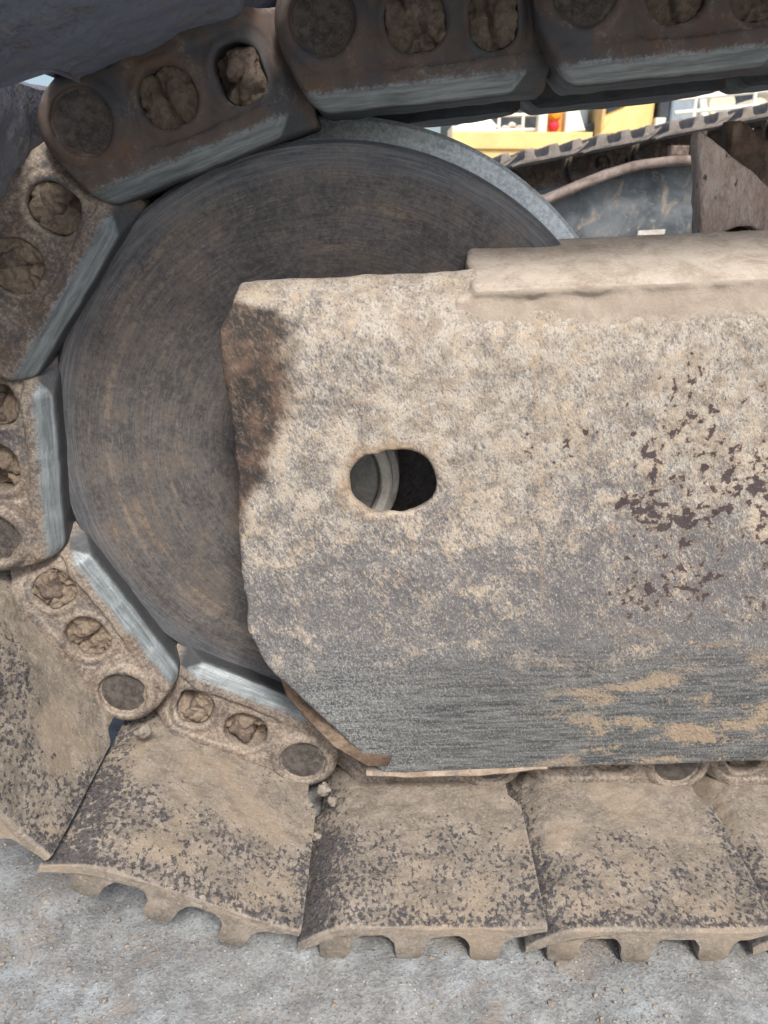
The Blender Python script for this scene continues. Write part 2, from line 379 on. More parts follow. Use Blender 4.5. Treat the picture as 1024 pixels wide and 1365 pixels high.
tag(ground(), 'pale bluish grey dusty concrete ground below the track shoes', 'ground', kind='structure')

def blob_mesh(name, r, seed, material, sq=(1, 1, 1), n=10, rough=.28):
    V, F = [], []; rs = n*2
    for i in range(n+1):
        th = math.pi*i/n
        for j in range(rs):
            ph = 2*math.pi*j/rs; V.append((math.sin(th)*math.cos(ph), math.sin(th)*math.sin(ph), math.cos(th)))
    V = np.array(V); k = 1+rough*fbm(V[:,0]+seed*3.7, V[:,1], V[:,2], 1.5, 3); V = V*k[:, None]*r*np.array(sq)
    for i in range(n):
        for j in range(rs):
            F.append((i*rs+j, (i+1)*rs+j, (i+1)*rs+(j+1) % rs, i*rs+(j+1) % rs))
    return mesh(name, V, F, material, smooth=True)
def gravel():
    V, F = [], []
    R = np.random.RandomState(5)
    ico = [(0,0,1),(.89,0,.45),(.28,.85,.45),(-.72,.53,.45),(-.72,-.53,.45),(.28,-.85,.45),(.72,.53,-.45),(-.28,.85,-.45),(-.89,0,-.45),(-.28,-.85,-.45),(.72,-.53,-.45),(0,0,-1)]
    fi = [(0,1,2),(0,2,3),(0,3,4),(0,4,5),(0,5,1),(1,6,2),(2,7,3),(3,8,4),(4,9,5),(5,10,1),(6,7,2),(7,8,3),(8,9,4),(9,10,5),(10,6,1),(11,7,6),(11,8,7),(11,9,8),(11,10,9),(11,6,10)]
    for k in range(9000):
        x = R.uniform(-.55, .6); y = R.uniform(-.45, .05); r = .0006+.0020*R.rand()**5
        if R.rand() < .004: r = R.uniform(.0025, .004)
        z = GZ-.0022+.3*r; b = len(V); q = R.rand(12, 3)*.6+.7
        for a, c in zip(ico, q): V.append((x+a[0]*r*c[0], y+a[1]*r*c[1], z+a[2]*r*.7*c[2]))
        F += [(b+i, b+j, b+l) for i, j, l in fi]
    o = link_obj('gravel', mesh('gravel', V, F, MCLOD), color=1.)
    tag(o, 'tiny pale grit and pebbles strewn over the concrete ground', 'gravel', kind='stuff')
gravel()

# ------------------------------------------------------------------ track link (forged, x towards the next pin)
def link_sdf():
    h = .0016
    x, t, y = grid((-.05, -.006, -.046), (.232, .078, .068), h)
    n = fbm(x, t, y, 60, 2)*.0009
    def rbox2(px, py, cx, cy, hx, hy, r):
        qx = np.abs(px-cx)-hx+r; qy = np.abs(py-cy)-hy+r
        return np.hypot(np.maximum(qx, 0), np.maximum(qy, 0))+np.minimum(np.maximum(qx, qy), 0)-r
    boss = np.hypot(x, y)-.0345
    web = rbox2(x, y, .078, .010, .095, .036, .018)
    foot = rbox2(x, y, .092, -.018, .050, .0155, .012)
    head = rbox2(x, y, .064, .030, .092, .027, .012)
    tail = np.hypot(x-.19, y)-.030
    body = smin(smin(smin(boss, web, .012), foot, .012), head, .010)
    off = .024*sstep(.128, .163, x)                    # the tail steps inboard behind the next boss
    face = off+.0025-.0025*sstep(.034, .030, np.hypot(x, y))
    rise = .0035*np.exp(-((y-.030)/.010)**2)*0
    slab = np.maximum(face-t+rise, t-.046)
    bd = smax(body, slab, .005)
    tl = smax(smax(tail, .026-t, .004), t-.060, .004)
    out = smin(bd, tl, .010)
    # rail block reaching inboard over the idler tread
    rail = np.maximum(rbox2(x, y, .072, .047, .090, .0115, .004), np.maximum(face-t, t-.069))
    out = smin(out, rail, .006)
    # chamfer of the rail edge
    ch = ((y-.0585)+(face+.0098-t)*1.15)/1.55
    out = smax(out, ch, .0025)
    # shoulder corner near the boss side of the rail
    out = smax(out, (-(x+.030)+(y-.030)*.75)/1.25, .006)
    out = smax(out, (x-.158+(y-.046)*.9)/1.35*(1)+0*t if False else (x-.160)/1. + np.where(y > .032, 0, -1), .004) if False else out
    # recessed field between boss and rail
    fld = rbox2(x, y, .092, .009, .056, .027, .016)
    out = np.where(True, smax(out, -np.maximum(fld, t-face-.0022), .003), out)
    # boss ring and pin bore
    rr = np.hypot(x, y)
    ring = np.hypot(rr-.0262, t-.0018)-.0036
    out = smin(out, ring, .003)
    out = smax(out, -np.maximum(rr-.0232, t-.0035), .0015)
    # bolt windows
    w1 = rbox2(x, y, .065, .006, .0215, .0205, .0185); w2 = rbox2(x, y, .121, .010, .0175, .0205, .0155)
    rim = np.minimum(w1, w2)
    out = out-.0014*np.exp(-((rim-.0035)/.003)**2)
    out = smax(out, -rim, .0028)
    out = out+n
    P, Q = surface_nets(out, (-.05, -.006, -.046), h)
    return P, Q
LP, LQ = link_sdf()
V = LP.copy(); V[:, 0] *= -1
ME_LINK = quad_mesh('track_link', V, LQ[:, ::-1], ML)
V2 = V.copy(); V2[:, 1] = .22-V2[:, 1]
ME_LINK_IN = quad_mesh('track_link_inner', V2, LQ, ML)

def lathe(name, prof, seg, material, axis_open=True, angle=35):
    """prof = [(r, y)], revolved about the Y axis"""
    n = len(prof); V, F = [], []
    for j in range(seg):
        a = 2*math.pi*j/seg; c, s = math.cos(a), math.sin(a)
        V += [(r*c, y, r*s) for r, y in prof]
    for j in range(seg):
        k = (j+1) % seg
        for i in range(n-1):
            F.append((j*n+i, j*n+i+1, k*n+i+1, k*n+i))
    return mesh(name, V, F, material, angle=angle)
ME_PIN = lathe('pin', [(0, .0032), (.006, .003), (.0185, .0028), (.0215, .0036), (.0225, .006), (.0225, .05)], 40, MPIN)
ME_BUSH = lathe('bushing', [(.001, .062), (.028, .062), (.029, .064), (.029, .156), (.028, .158), (.001, .158)], 40, MPIN)
def mud_mesh(i, hx, hy):
    h = .0012
    x, t, y = grid((-.026, -.002, -.026), (.026, .034, .026), h)
    qx = np.abs(x)-hx+.015; qy = np.abs(y)-hy+.015
    d2 = np.hypot(np.maximum(qx, 0), np.maximum(qy, 0))+np.minimum(np.maximum(qx, qy), 0)-.015
    s = i*11.3
    surf = .0080+.0050*fbm(x+s, y+s, 0*x, 55, 4)+.0030*np.abs(fbm(x+s, y, 0*x+s, 130, 3))
    if i == 1: surf = surf+.016*sstep(.0, .012, x-.25*y+.002)*sstep(-.02, .01, y)
    if i == 2: surf = surf+.014*sstep(.004, -.008, y+.6*x)
    if i == 3: surf = surf-.002
    ck = np.abs(x*math.cos(s)+y*math.sin(s)+.005*fbm(x+s, y, 0*x, 70, 2))
    surf = surf+.005*np.exp(-(ck/.0013)**2)
    d = np.maximum(np.maximum(d2, surf-t), t-.030)
    d = d+.0012*fbm(x+s, t, y, 200, 2)
    P, Q = surface_nets(d, (-.026, -.002, -.026), h)
    P[:, 0] *= -1
    return quad_mesh('mud_plug', P, Q[:, ::-1], MMUD)
MUDS = [[mud_mesh(i, .0213, .0203) for i in range(4)], [mud_mesh(i, .0173, .0203) for i in range(4)]]
def nut_mesh(seed, w, hgt):
    h = .0011
    x, t, y = grid((-.016, -.014, -.014), (.016, .014, .014), h)
    q = np.stack([np.abs(x)-w+.0055, np.abs(t)-.010+.0055, np.abs(y)-hgt+.0055])
    d = np.sqrt((np.maximum(q, 0)**2).sum(0))+np.minimum(q.max(0), 0)-.0055
    d = d+.0019*fbm(x+seed*4., t, y, 120, 4)
    P, Q = surface_nets(d, (-.016, -.014, -.014), h)
    return quad_mesh('nut', P, Q, MNUT)
NUTS = [nut_mesh(1, .0125, .0095), nut_mesh(2, .011, .011)]

# ------------------------------------------------------------------ track shoe
SH = -.0265                                              # shoe seat below the pin line
def shoe_mesh(seed, seg_y=96, rough=1., notch=.35, xend=.1785):
    xs = np.linspace(-.0275, .1785, 100)
    top = SH - .0210*np.clip((xs-.136)/.0425, 0, 1)**1.5 + .0030*sstep(-.002, -.0275, xs)
    th = .0095 - .004*sstep(.0, -.0275, xs) - .003*sstep(.16, .1785, xs)
    ys = np.concatenate([[-.1676, -.1668], np.linspace(-.165, .02, seg_y), np.linspace(.03, .386, 14)])
    X, Y = np.meshgrid(xs, ys, indexing='ij')
    nb = notch*sstep(-.020-.034*notch, -.004-.034*notch, Y)*(1-sstep(.030, .045, Y))
    tx = (X+.0275)/.206; nX = X+nb*(.030*np.clip(1-tx*5, 0, 1)-.024*np.clip(tx*5-4, 0, 1))
    nX = nX-(.1785-xend)*np.clip((X-.12)/.0585, 0, 1)
    sx = seed*1.7
    lump = fbm(X+sx, Y, 0*X, 38, 3); lump2 = fbm(X+sx, Y+3, 0*X, 120, 3); bigl = fbm(X+sx, Y+9, 0*X, 12, 2)
    mud = np.clip(bigl+.35*lump+.05, 0, 1)
    edge_in = sstep(0, .012, X+.0275)*sstep(.0, .03, .1785-X)*sstep(0, .004, Y+.1676)
    Zt = top[:, None]+rough*edge_in*(.0011*lump+.0006*lump2+.0022*mud)
    drop = .0022*(1-sstep(0, .0035, Y+.1676))              # rounded outer edge
    Zt = Zt-drop-.004*sstep(.05, .0, Y+.1676+.012*lump)*.5
    wav = .0012*fbm(X+sx, 0*X, 0*X+1, 30, 2)                # uneven outer end
    Zb = (top-th)[:, None]-.0025*(1-sstep(-.165, -.155, Y))
    Yj = Y+wav*(1-sstep(-.166, -.15, Y))
    nx, ny = X.shape
    Vt = np.stack([-nX, Yj, Zt], -1).reshape(-1, 3); Vb = np.stack([-nX, Yj, Zb], -1).reshape(-1, 3)
    V = np.concatenate([Vt, Vb]); o = nx*ny
    i, j = np.meshgrid(np.arange(nx-1), np.arange(ny-1), indexing='ij'); a = (i*ny+j).ravel()
    Q = [np.stack([a, a+1, a+ny+1, a+ny], 1), np.stack([a+o, a+ny+o, a+ny+1+o, a+1+o], 1)]
    i = np.arange(nx-1)*ny
    Q.append(np.stack([i, i+ny, i+ny+o, i+o], 1)); i = i+ny-1; Q.append(np.stack([i, i+o, i+ny+o, i+ny], 1))
    j = np.arange(ny-1); Q.append(np.stack([j, j+o, j+1+o, j+1], 1)); j = j+(nx-1)*ny; Q.append(np.stack([j, j+1, j+1+o, j+o], 1))
    return quad_mesh('track_shoe', V, np.concatenate(Q), MS, angle=50)
def grouser_mesh(seed, end=False):
    half = [(.0300, -.0080), (.0235, -.0098), (.0185, -.0125), (.0152, -.0170), (.0136, -.0225), (.0126, -.0285), (.0112, -.0345), (.0085, -.0370)]
    prof = [(-a, b) for a, b in half]+[((min(a, .0150) if end else a), (min(b, -.0210) if end else b)) for a, b in reversed(half)]
    ys = np.concatenate([[-.1692, -.1680], np.linspace(-.164, .0, 34), np.linspace(.02, .385, 14)])
    V = []; n = len(prof)
    for y in ys:
        sh = .0012 if y < -.1685 else 0
        for i, (a, b) in enumerate(prof):
            w = fbm(np.array(a+seed*3.1), np.array(y), np.array(b+seed), 60, 3)*.0011
            dep = (b < -.02)
            V.append((-a*(1-sh*20)+w, y+w*.6, SH+b+(w*1.4 if dep else 0)+(.0012 if y < -.1685 and dep else 0)))
    F = [tuple(range(n))]
    m = len(ys)
    for k in range(m-1):
        for i in range(n): F.append((k*n+i, (k+1)*n+i, (k+1)*n+(i+1) % n, k*n+(i+1) % n))
    F.append(tuple(reversed(range((m-1)*n, m*n))))
    me = mesh('grouser', V, [f[::-1] for f in F], MS, angle=60)
    return me
GRS = [grouser_mesh(i) for i in range(3)]; GRE = [grouser_mesh(i+4, True) for i in range(3)]

# ------------------------------------------------------------------ near crawler track
CH = [(.9086, -.3175), (.7186, -.3175), (.5286, -.3175), (.3386, -.3175), (.1486, -.3165), (-.0414, -.3145), (-.2137, -.2344),
      (-.3093, -.0704), (-.2965, .1130), (-.185, .2645), (-.0065, .3305), (.177, .3500), (.365, .3690), (.552, .388), (.739, .405)]
track = empty('crawler_track', (0, 0, GZ))
tag(track, 'near crawler track of dusty steel links and shoes wrapped round the big idler wheel', 'crawler track', 'crawler tracks')
def add_link_set(root, k, a, b, dust, dustS, shoe_me, detail=True, yoff=0., inner=True):
    d = Vector((a[0]-b[0], a[1]-b[1])).normalized(); beta = math.atan2(-d.y, d.x)
    loc = Vector((a[0], yoff, a[1]))-Vector(root.location); rot = (0, beta, 0)
    l = link_obj('track_link', ME_LINK, root, loc, rot, color=dust)
    if detail:
        link_obj('pin', ME_PIN, l, color=dust)
        R = random.Random(k*5+1)
        for q, (cx, cy) in enumerate(((.065, .006), (.121, .010))):
            v = [(3, 2), (0, 3), (1, 2), (0, 3), (2, 1), (2, 1), (0, 3), (2, 1), (3, 1), (0, 2), (3, 0), (0, 3), (1, 0), (0, 1)][k % 14][q]
            link_obj('mud_plug', MUDS[q][v], l, (-cx, .001 if v else 0, cy), color=dust*.9+.1)
            if v:
                link_obj('nut', NUTS[q], l, (-(cx-(.004 if v == 1 else -.003)), R.uniform(.0145, .018), cy-R.uniform(.004, .0095)), (R.uniform(-.2, .2), R.uniform(-.5, .5), R.uniform(-.2, .2)), color=dust)
    if inner:
        li = link_obj('track_link', ME_LINK_IN, root, loc, rot, color=dust*.7)
        link_obj('bushing', ME_BUSH, li, color=dust)
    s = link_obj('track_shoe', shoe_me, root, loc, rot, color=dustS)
    for q, gx in enumerate((.022, .086, .148)):
        link_obj('grouser', (GRE if q == 2 else GRS)[(q+k) % 3], s, (-gx, 0, 0), color=dustS)
    return l
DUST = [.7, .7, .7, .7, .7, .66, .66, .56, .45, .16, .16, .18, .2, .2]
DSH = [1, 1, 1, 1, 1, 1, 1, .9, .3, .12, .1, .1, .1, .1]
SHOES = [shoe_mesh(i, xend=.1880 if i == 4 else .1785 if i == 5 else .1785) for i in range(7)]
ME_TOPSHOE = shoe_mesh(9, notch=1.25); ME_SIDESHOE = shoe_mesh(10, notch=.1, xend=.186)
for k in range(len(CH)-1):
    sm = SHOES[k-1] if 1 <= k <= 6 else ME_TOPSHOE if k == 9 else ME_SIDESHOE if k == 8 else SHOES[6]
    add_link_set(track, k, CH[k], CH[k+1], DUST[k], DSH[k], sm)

# ------------------------------------------------------------------ idler wheel
idler = empty('idler_wheel', (0, 0, 0))
tag(idler, 'large round dark steel idler wheel with concentric scuffs inside the track loop', 'idler wheel')
half = [(.020, .050), (.085, .050), (.095, .046), (.110, .0400), (.150, .0350), (.196, .0318), (.2005, .0322), (.205, .0315), (.215, .0302), (.235, .0290), (.248, .0285), (.2535, .0293), (.2562, .0322),
        (.2572, .0360), (.2578, .050), (.2585, .078), (.2605, .0815), (.268, .0845), (.2755, .0865), (.2787, .0895), (.2790, .094)]
prof = half+[(r, .22-y) for r, y in reversed(half)]
link_obj('wheel_disc', lathe('wheel_disc', prof, 360, MI, angle=28), idler)
cap = lathe('axle_cap', [(.0005, .014), (.048, .0140), (.050, .016), (.0505, .030), (.0505, .060)], 96, MCAP)
link_obj('axle_cap', cap, idler, (-.015, 0, -.017))
rg = lathe('seal_ring', [(.0502, .015), (.0508, .0075), (.0525, .005), (.0590, .005), (.0612, .007), (.0620, .013), (.0650, .0140), (.0672, .016), (.068, .020), (.068, .049)], 96, MRING)
link_obj('seal_ring', rg, idler, (-.015, 0, -.017))

# ------------------------------------------------------------------ track frame
FR = empty('track_frame', (0, 0, 0), (0, -.05, 0))
tag(FR, 'weathered tan and grey track frame plate with an oval hole covering the idler wheel', 'track frame')
def seg_dist(py, pz, pts):
    d = np.full(py.shape, 9., np.float32)
    for (a, b), (c, e) in zip(pts[:-1], pts[1:]):
        vx, vy = c-a, e-b; t = np.clip(((py-a)*vx+(pz-b)*vy)/(vx*vx+vy*vy), 0, 1)
        d = np.minimum(d, np.hypot(py-a-t*vx, pz-b-t*vy))
    return d
def frame_plate():
    h = .0026; org = (-.105, -.066, -.318); hi = (.62, .020, .182)
    ax = [np.arange(a, b+h, h, dtype=np.float32) for a, b in zip(org, hi)]
    x, y, z = np.meshgrid(*ax, indexing='ij')
    pts = [(-.020, -.3065), (-.044, -.170), (-.0445, -.158), (-.0445, .092), (-.0425, .110), (-.036, .126), (-.026, .140), (-.013, .152)]
    d2 = seg_dist(y[0], z[0], pts)-.0055
    lx = np.interp(ax[2], [-.31, -.300, -.161, -.129, -.031, .008, .126, .1605, .18],
                   [.024, .016, -.076, -.0855, -.082, -.078, -.080, -.064, -.060]).astype(np.float32)
    lx = lx+.0006*fbm(ax[2], 0*ax[2], 0*ax[2], 40, 3)
    out = smax(np.broadcast_to(d2[None], x.shape), lx[None, None, :]-x, .0035)
    hn = .0010*fbm(x[:, :1], 0*x[:, :1], z[:, :1], 70, 3)
    qx = np.maximum(np.abs(x[:, :1]-.046)-.0085, 0)
    hole = np.hypot(qx, z[:, :1])-.0262+hn
    out = smax(out, -hole, .0022)
    # faint vertical weld bead and horizontal scar lines
    wx = .163-.06*z[:, :1]; bead = .0011*np.exp(-((x[:, :1]-wx)/.0022)**2)*sstep(-.125, -.11, z[:, :1])*(1-sstep(.09, .11, z[:, :1]))
    n2 = .0010*fbm(x[:, :1], 0*x[:, :1], z[:, :1], 28, 3)+.0005*fbm(x[:, :1], 0*x[:, :1]+4, z[:, :1], 120, 2)
    low = 1-sstep(-.19, -.16, z[:, :1])
    out = out-bead+n2*(1-.6*low)
    out = np.maximum(out, np.where(x > .118, z-.143, -1))
    return surface_nets(out, org, h)
P, Q = frame_plate()
link_obj('side_plate', quad_mesh('side_plate', P, Q, MP), FR)
def slab():
    h = .0024; org = (.095, -.066, .108); hi = (.62, .056, .196)
    ax = [np.arange(a, b+h, h, dtype=np.float32) for a, b in zip(org, hi)]
    x, y, z = np.meshgrid(*ax, indexing='ij')
    nn = .0016*fbm(x, y, z, 26, 3)
    d = seg_dist(y[0], z[0], [(-.0395, .1425), (.044, .1700)])-.0046
    d = np.broadcast_to(d[None], x.shape)
    out = smax(d, .1105-x+.25*(z-.15)+nn*1.5, .003)
    # rough weld and packed dirt filling under its front edge
    w = seg_dist(y[0], z[0], [(-.0375, .098), (-.0345, .116), (-.0300, .1330)])-.0112
    w = np.broadcast_to(w[None], x.shape)+.0022*fbm(x, y, z, 30, 3)
    w = smax(w, .100-x+.008*fbm(x, y, z, 26, 2), .006)
    out = smin(out+.0018*sstep(-.030, -.042, y)*(1+fbm(x, 0*y, 0*z, 45, 3)), w, .0035)+.0005*fbm(x, y, z, 90, 2)
    return surface_nets(out, org, h)
P, Q = slab()
def m_slab():
    m = Mat('dusty_top_slab'); x, y, z = m.xyz(); fine = m.noise(300, 5, .7, .6); med = m.noise(34, 5, .65, .5)
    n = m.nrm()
    col = m.mix(m.step(m.add(m.mul(med, .6), m.mul(fine, .4)), .35, .65), (.34, .285, .23), (.52, .46, .39))
    col = m.mix(m.mul(m.step(m.noise(1, 4, .6, vec=m.scale(m.co, (30, 80, 80))), .60, .67), .5), col, (.27, .20, .145))
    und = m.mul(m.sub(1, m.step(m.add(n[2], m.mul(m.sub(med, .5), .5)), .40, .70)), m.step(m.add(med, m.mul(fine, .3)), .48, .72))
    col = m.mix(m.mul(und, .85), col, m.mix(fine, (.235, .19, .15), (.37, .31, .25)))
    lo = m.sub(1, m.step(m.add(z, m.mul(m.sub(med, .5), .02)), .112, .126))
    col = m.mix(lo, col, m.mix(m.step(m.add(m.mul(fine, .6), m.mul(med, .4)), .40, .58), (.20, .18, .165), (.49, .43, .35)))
    return m.fin(col, .92, 0, m.add(m.mul(fine, .5), med), .6, .003, .2)
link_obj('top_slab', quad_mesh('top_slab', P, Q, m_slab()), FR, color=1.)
# inner plate standing out below the lower left cut
def prism(name, outline, y0, y1, material, bevel=.0015):
    """outline [(x, z)] in the XZ plane, thickness y0..y1, softened edges"""
    n = len(outline); c = np.mean(outline, axis=0); O = np.array(outline)
    # inset ring for a small bevel
    nx = []
    for i in range(n):
        a, b, e = O[i-1], O[i], O[(i+1) % n]
        d1 = (b-a)/np.linalg.norm(b-a); d2 = (e-b)/np.linalg.norm(e-b)
        n1 = np.array([-d1[1], d1[0]]); n2 = np.array([-d2[1], d2[0]]); m = n1+n2; m /= max(np.linalg.norm(m), 1e-6); m /= max(m@n1, .35)
        nx.append(m)
    nx = np.array(nx)
    area = sum(O[i-1][0]*O[i][1]-O[i][0]*O[i-1][1] for i in range(n))
    if area < 0: nx = -nx
    I = O+nx*bevel
    rings = [(I, y0), (O, y0+bevel), (O, y1-bevel), (I, y1)]
    V = [(p[0], y, p[1]) for R, y in rings for p in R]; F = []
    for k in range(3):
        for i in range(n):
            j = (i+1) % n; F.append((k*n+i, k*n+j, (k+1)*n+j, (k+1)*n+i))
    F.append(tuple(reversed(range(n)))); F.append(tuple(range(3*n, 4*n)))
    if area < 0: F = [f[::-1] for f in F]
    return mesh(name, V, F, material, angle=30)
link_obj('inner_plate', prism('inner_plate', [(-.064, -.14), (-.066, -.190), (-.061, -.214), (-.045, -.240), (-.022, -.272), (.004, -.293), (.010, -.2975), (.03, -.2975), (.08, -.20), (.08, -.14)], -.030, -.018, MRUST, .002), FR)
def lower_lip():
    V, F = [], []; xs = np.linspace(.008, .185, 40)
    for x in xs:
        w = sstep(.185, .12, x)*sstep(.0, .06, x); dz = -.0045*w+.0007*float(fbm(np.array(x), np.array(0.), np.array(0.), 60, 2))
        V += [(x, -.0245, -.306), (x, -.0265, -.3095+dz), (x, -.025, -.3118+dz), (x, .0, -.3105+dz), (x, .0, -.306)]
    for k in range(len(xs)-1):
        for i in range(5): F.append((k*5+i, k*5+(i+1) % 5, (k+1)*5+(i+1) % 5, (k+1)*5+i))
    F += [(4, 3, 2, 1, 0), tuple(range(len(V)-5, len(V)))]
    return mesh('lower_lip', V, F, MLIP, angle=40)
link_obj('lower_lip', lower_lip(), FR)
# inner side wall of the frame box and its sloped lid behind the slab
link_obj('back_wall', prism('back_wall', [(.27, -.26), (.66, -.26), (.66, .16), (.27, .16)], .245, .257, MRUST), FR)
# carrier bracket standing on the frame at the right
def bracket():
    h = .0024; org = (.285, .055, .14); hi = (.50, .16, .30)
    ax = [np.arange(a, b+h, h, dtype=np.float32) for a, b in zip(org, hi)]
    x, y, z = np.meshgrid(*ax, indexing='ij')
    d = np.maximum(.3260-.12*(z-.17)-x, x-.48)
    d = np.maximum(d, np.maximum(.092-y, y-.114))
    d = smax(d, (z-.258+.72*(x-.3125))/1.23, .004)
    d = smax(d, .150-z, .002)
    hole = np.hypot((x-.362), (z-.160)*1.2)-.019
    d = smax(d, -hole, .003)
    d = d+.0016*fbm(x, y, z*.6, 45, 3)
    return surface_nets(d, org, h)
P, Q = bracket()
def m_brk():
    m = Mat('flaking_brown_bracket'); v = m.scale(m.co, (1, 1, .45)); fine = m.noise(260, 5, .72, .8, vec=v); med = m.noise(60, 5, .66, .6, vec=v)
    n = m.nrm()
    col = m.mix(m.step(m.add(m.mul(med, .6), m.mul(fine, .4)), .38, .62), (.42, .31, .255), (.66, .56, .49))
    col = m.mix(m.mul(m.step(fine, .56, .66), .7), col, (.55, .53, .47))
    col = m.mix(m.mul(m.step(m.noise(120, 3, .6, vec=v), .62, .68), .8), col, (.05, .042, .036))
    return m.fin(col, .9, 0, m.add(fine, med), .8, .004, .2)
link_obj('carrier_bracket', quad_mesh('carrier_bracket', P, Q, m_brk()), FR)

link_obj('rear_gusset', prism('rear_gusset', [(.352, .16), (.50, .16), (.50, .20), (.395, .240), (.362, .262), (.352, .262)], .116, .135, MRUST, .003), FR)

# ------------------------------------------------------------------ dirt clods caught in the joints
def clod(loc, r, seed, label, sq=(1, 1, .8), group=None):
    o = link_obj('dirt_clod', blob_mesh('dirt_clod', r, seed, MCLOD, sq, 14, .42), None, loc, (seed, seed*2., 0), color=.95)
    tag(o, label, 'dirt clod', group)
clod((-.190, -.022, -.262), .0075, 1, 'pale lumpy dirt clod wedged between the two lowest links at left')
clod((-.019, -.020, -.332), .0066, 2, 'brown dirt clod stuck beside the pin below the frame corner')
clod((-.010, -.030, -.338), .0045, 3, 'smaller crumb of dirt next to the clod below the frame corner')
clod((-.0225, -.062, -.351), .0042, 4, 'small whitish pebble lying in the joint between two track shoes')
clod((.020, -.250, GZ+.004), .0042, 5, 'small round pebble on the ground below the middle shoe')
clod((.052, -.253, GZ+.004), .005, 6, 'knobbly brown crumb on the ground below the middle shoe')

# ------------------------------------------------------------------ far crawler track and its frame
far = empty('crawler_track', (0, 1.62, GZ))
tag(far, 'far crawler track seen edge-on behind the wheel, its grousers pointing up', 'crawler track', 'crawler tracks')
sl = .185; px = .19*math.cos(math.atan(sl))
pts = [(-.15+px*i, .182+px*i*sl) for i in range(11)]
ME_FAR = shoe_mesh(11, 24)
for i in range(10):
    a, b = pts[i], pts[i+1]
    add_link_set(far, i+3, a, b, .35, .8, ME_FAR, detail=(2 <= i <= 7), yoff=1.79, inner=False)
FF = empty('track_frame', (0, 1.5, GZ))
tag(FF, 'blue grey scratched frame plate of the far track with a bent rusty lip', 'track frame')
def m_bluep():
    m = Mat('scratched_blue_grey_plate'); fine = m.noise(60, 5, .7, .6); med = m.noise(9, 5, .65, .5)
    col = m.mix(m.step(med, .35, .65), (.055, .066, .076), (.14, .155, .168))
    v = m.scale(m.co, (1.6, 1, 1))
    col = m.mix(m.mul(m.step(m.noise(14, 5, .7, .8, vec=v), .52, .66), .75), col, (.30, .25, .19))
    col = m.mix(m.mul(m.step(fine, .56, .68), .5), col, (.26, .29, .31))
    return m.fin(col, .6, 0, fine, .3, .004, .35)
zl = -GZ
link_obj('plate', prism('plate', [(.20, -.2+zl), (1.6, -.2+zl), (1.6, .35+zl), (.815, .308+zl), (.675, .298+zl), (.52, .245+zl), (.40, .20+zl), (.20, .14+zl)], 0, .02, m_bluep()), FF)
def lip_mesh():
    path = [(.20, .150), (.40, .212), (.445, .226), (.52, .257), (.60, .288), (.675, .309), (.75, .318), (.83, .320), (1.0, .333), (1.6, .37)]
    sec = [(-.05, .010), (-.056, .004), (-.056, -.006), (-.05, -.012), (.03, -.012), (.03, .010)]
    V, F = [], []; n = len(sec)
    for x, z in path: V += [(x, y, z+dz+zl) for y, dz in sec]
    for k in range(len(path)-1):
        for i in range(n): F.append((k*n+i, k*n+(i+1) % n, (k+1)*n+(i+1) % n, (k+1)*n+i))
    F += [tuple(reversed(range(n))), tuple(range(len(V)-n, len(V)))]
    return mesh('bent_lip', V, F, m_simple('rusty_lip_paint', (.16, .12, .10), (.30, .25, .22), 25, .8, 0, .4, (.10, .07, .05), .6), angle=50)
link_obj('bent_lip', lip_mesh(), FF)
MYEL = m_simple('yellow_machine_paint', (.80, .54, .20), (.86, .64, .30), 3, .5, 0, .1, (.62, .44, .22), .35)
MBEI0 = m_simple('grimy_sticker', (.40, .37, .32), (.62, .60, .55), 60, .6, 0, .2)
MCRM = m_simple('cream_white_paint', (.80, .78, .66), (.84, .82, .74), 4, .5, 0, .1, (.60, .54, .42), .3)
def box(name, x0, x1, y0, y1, z0, z1, m, parent=None, bev=None):
    b = bev if bev is not None else min(x1-x0, y1-y0, z1-z0)*.12
    return link_obj(name, prism(name, [(x0, z0), (x1, z0), (x1, z1), (x0, z1)], y0, y1, m, b), parent)
def bar(name, a, b, r, m, parent):
    a, b = Vector(a), Vector(b); d = (b-a); L = d.length
    V, F = [], []; n = 10
    for z in (0, L):
        for i in range(n): V.append((r*math.cos(2*math.pi*i/n), r*math.sin(2*math.pi*i/n), z))
    for i in range(n): F.append((i, (i+1) % n, n+(i+1) % n, n+i))
    F += [tuple(reversed(range(n))), tuple(range(n, 2*n))]
    o = link_obj(name, mesh(name, V, F, m, angle=40), parent, a); o.rotation_euler = d.to_track_quat('Z', 'Y').to_euler(); return o
link_obj('sticker', prism('sticker', [(.695, .141+zl), (.765, .144+zl), (.765, .157+zl), (.695, .153+zl)], -.006, -.002, MBEI0, .001), FF)
for xx in (.745, .80): box('lug', xx, xx+.045, -.03, .0, .328+zl, .352+zl, MNUT, FF)

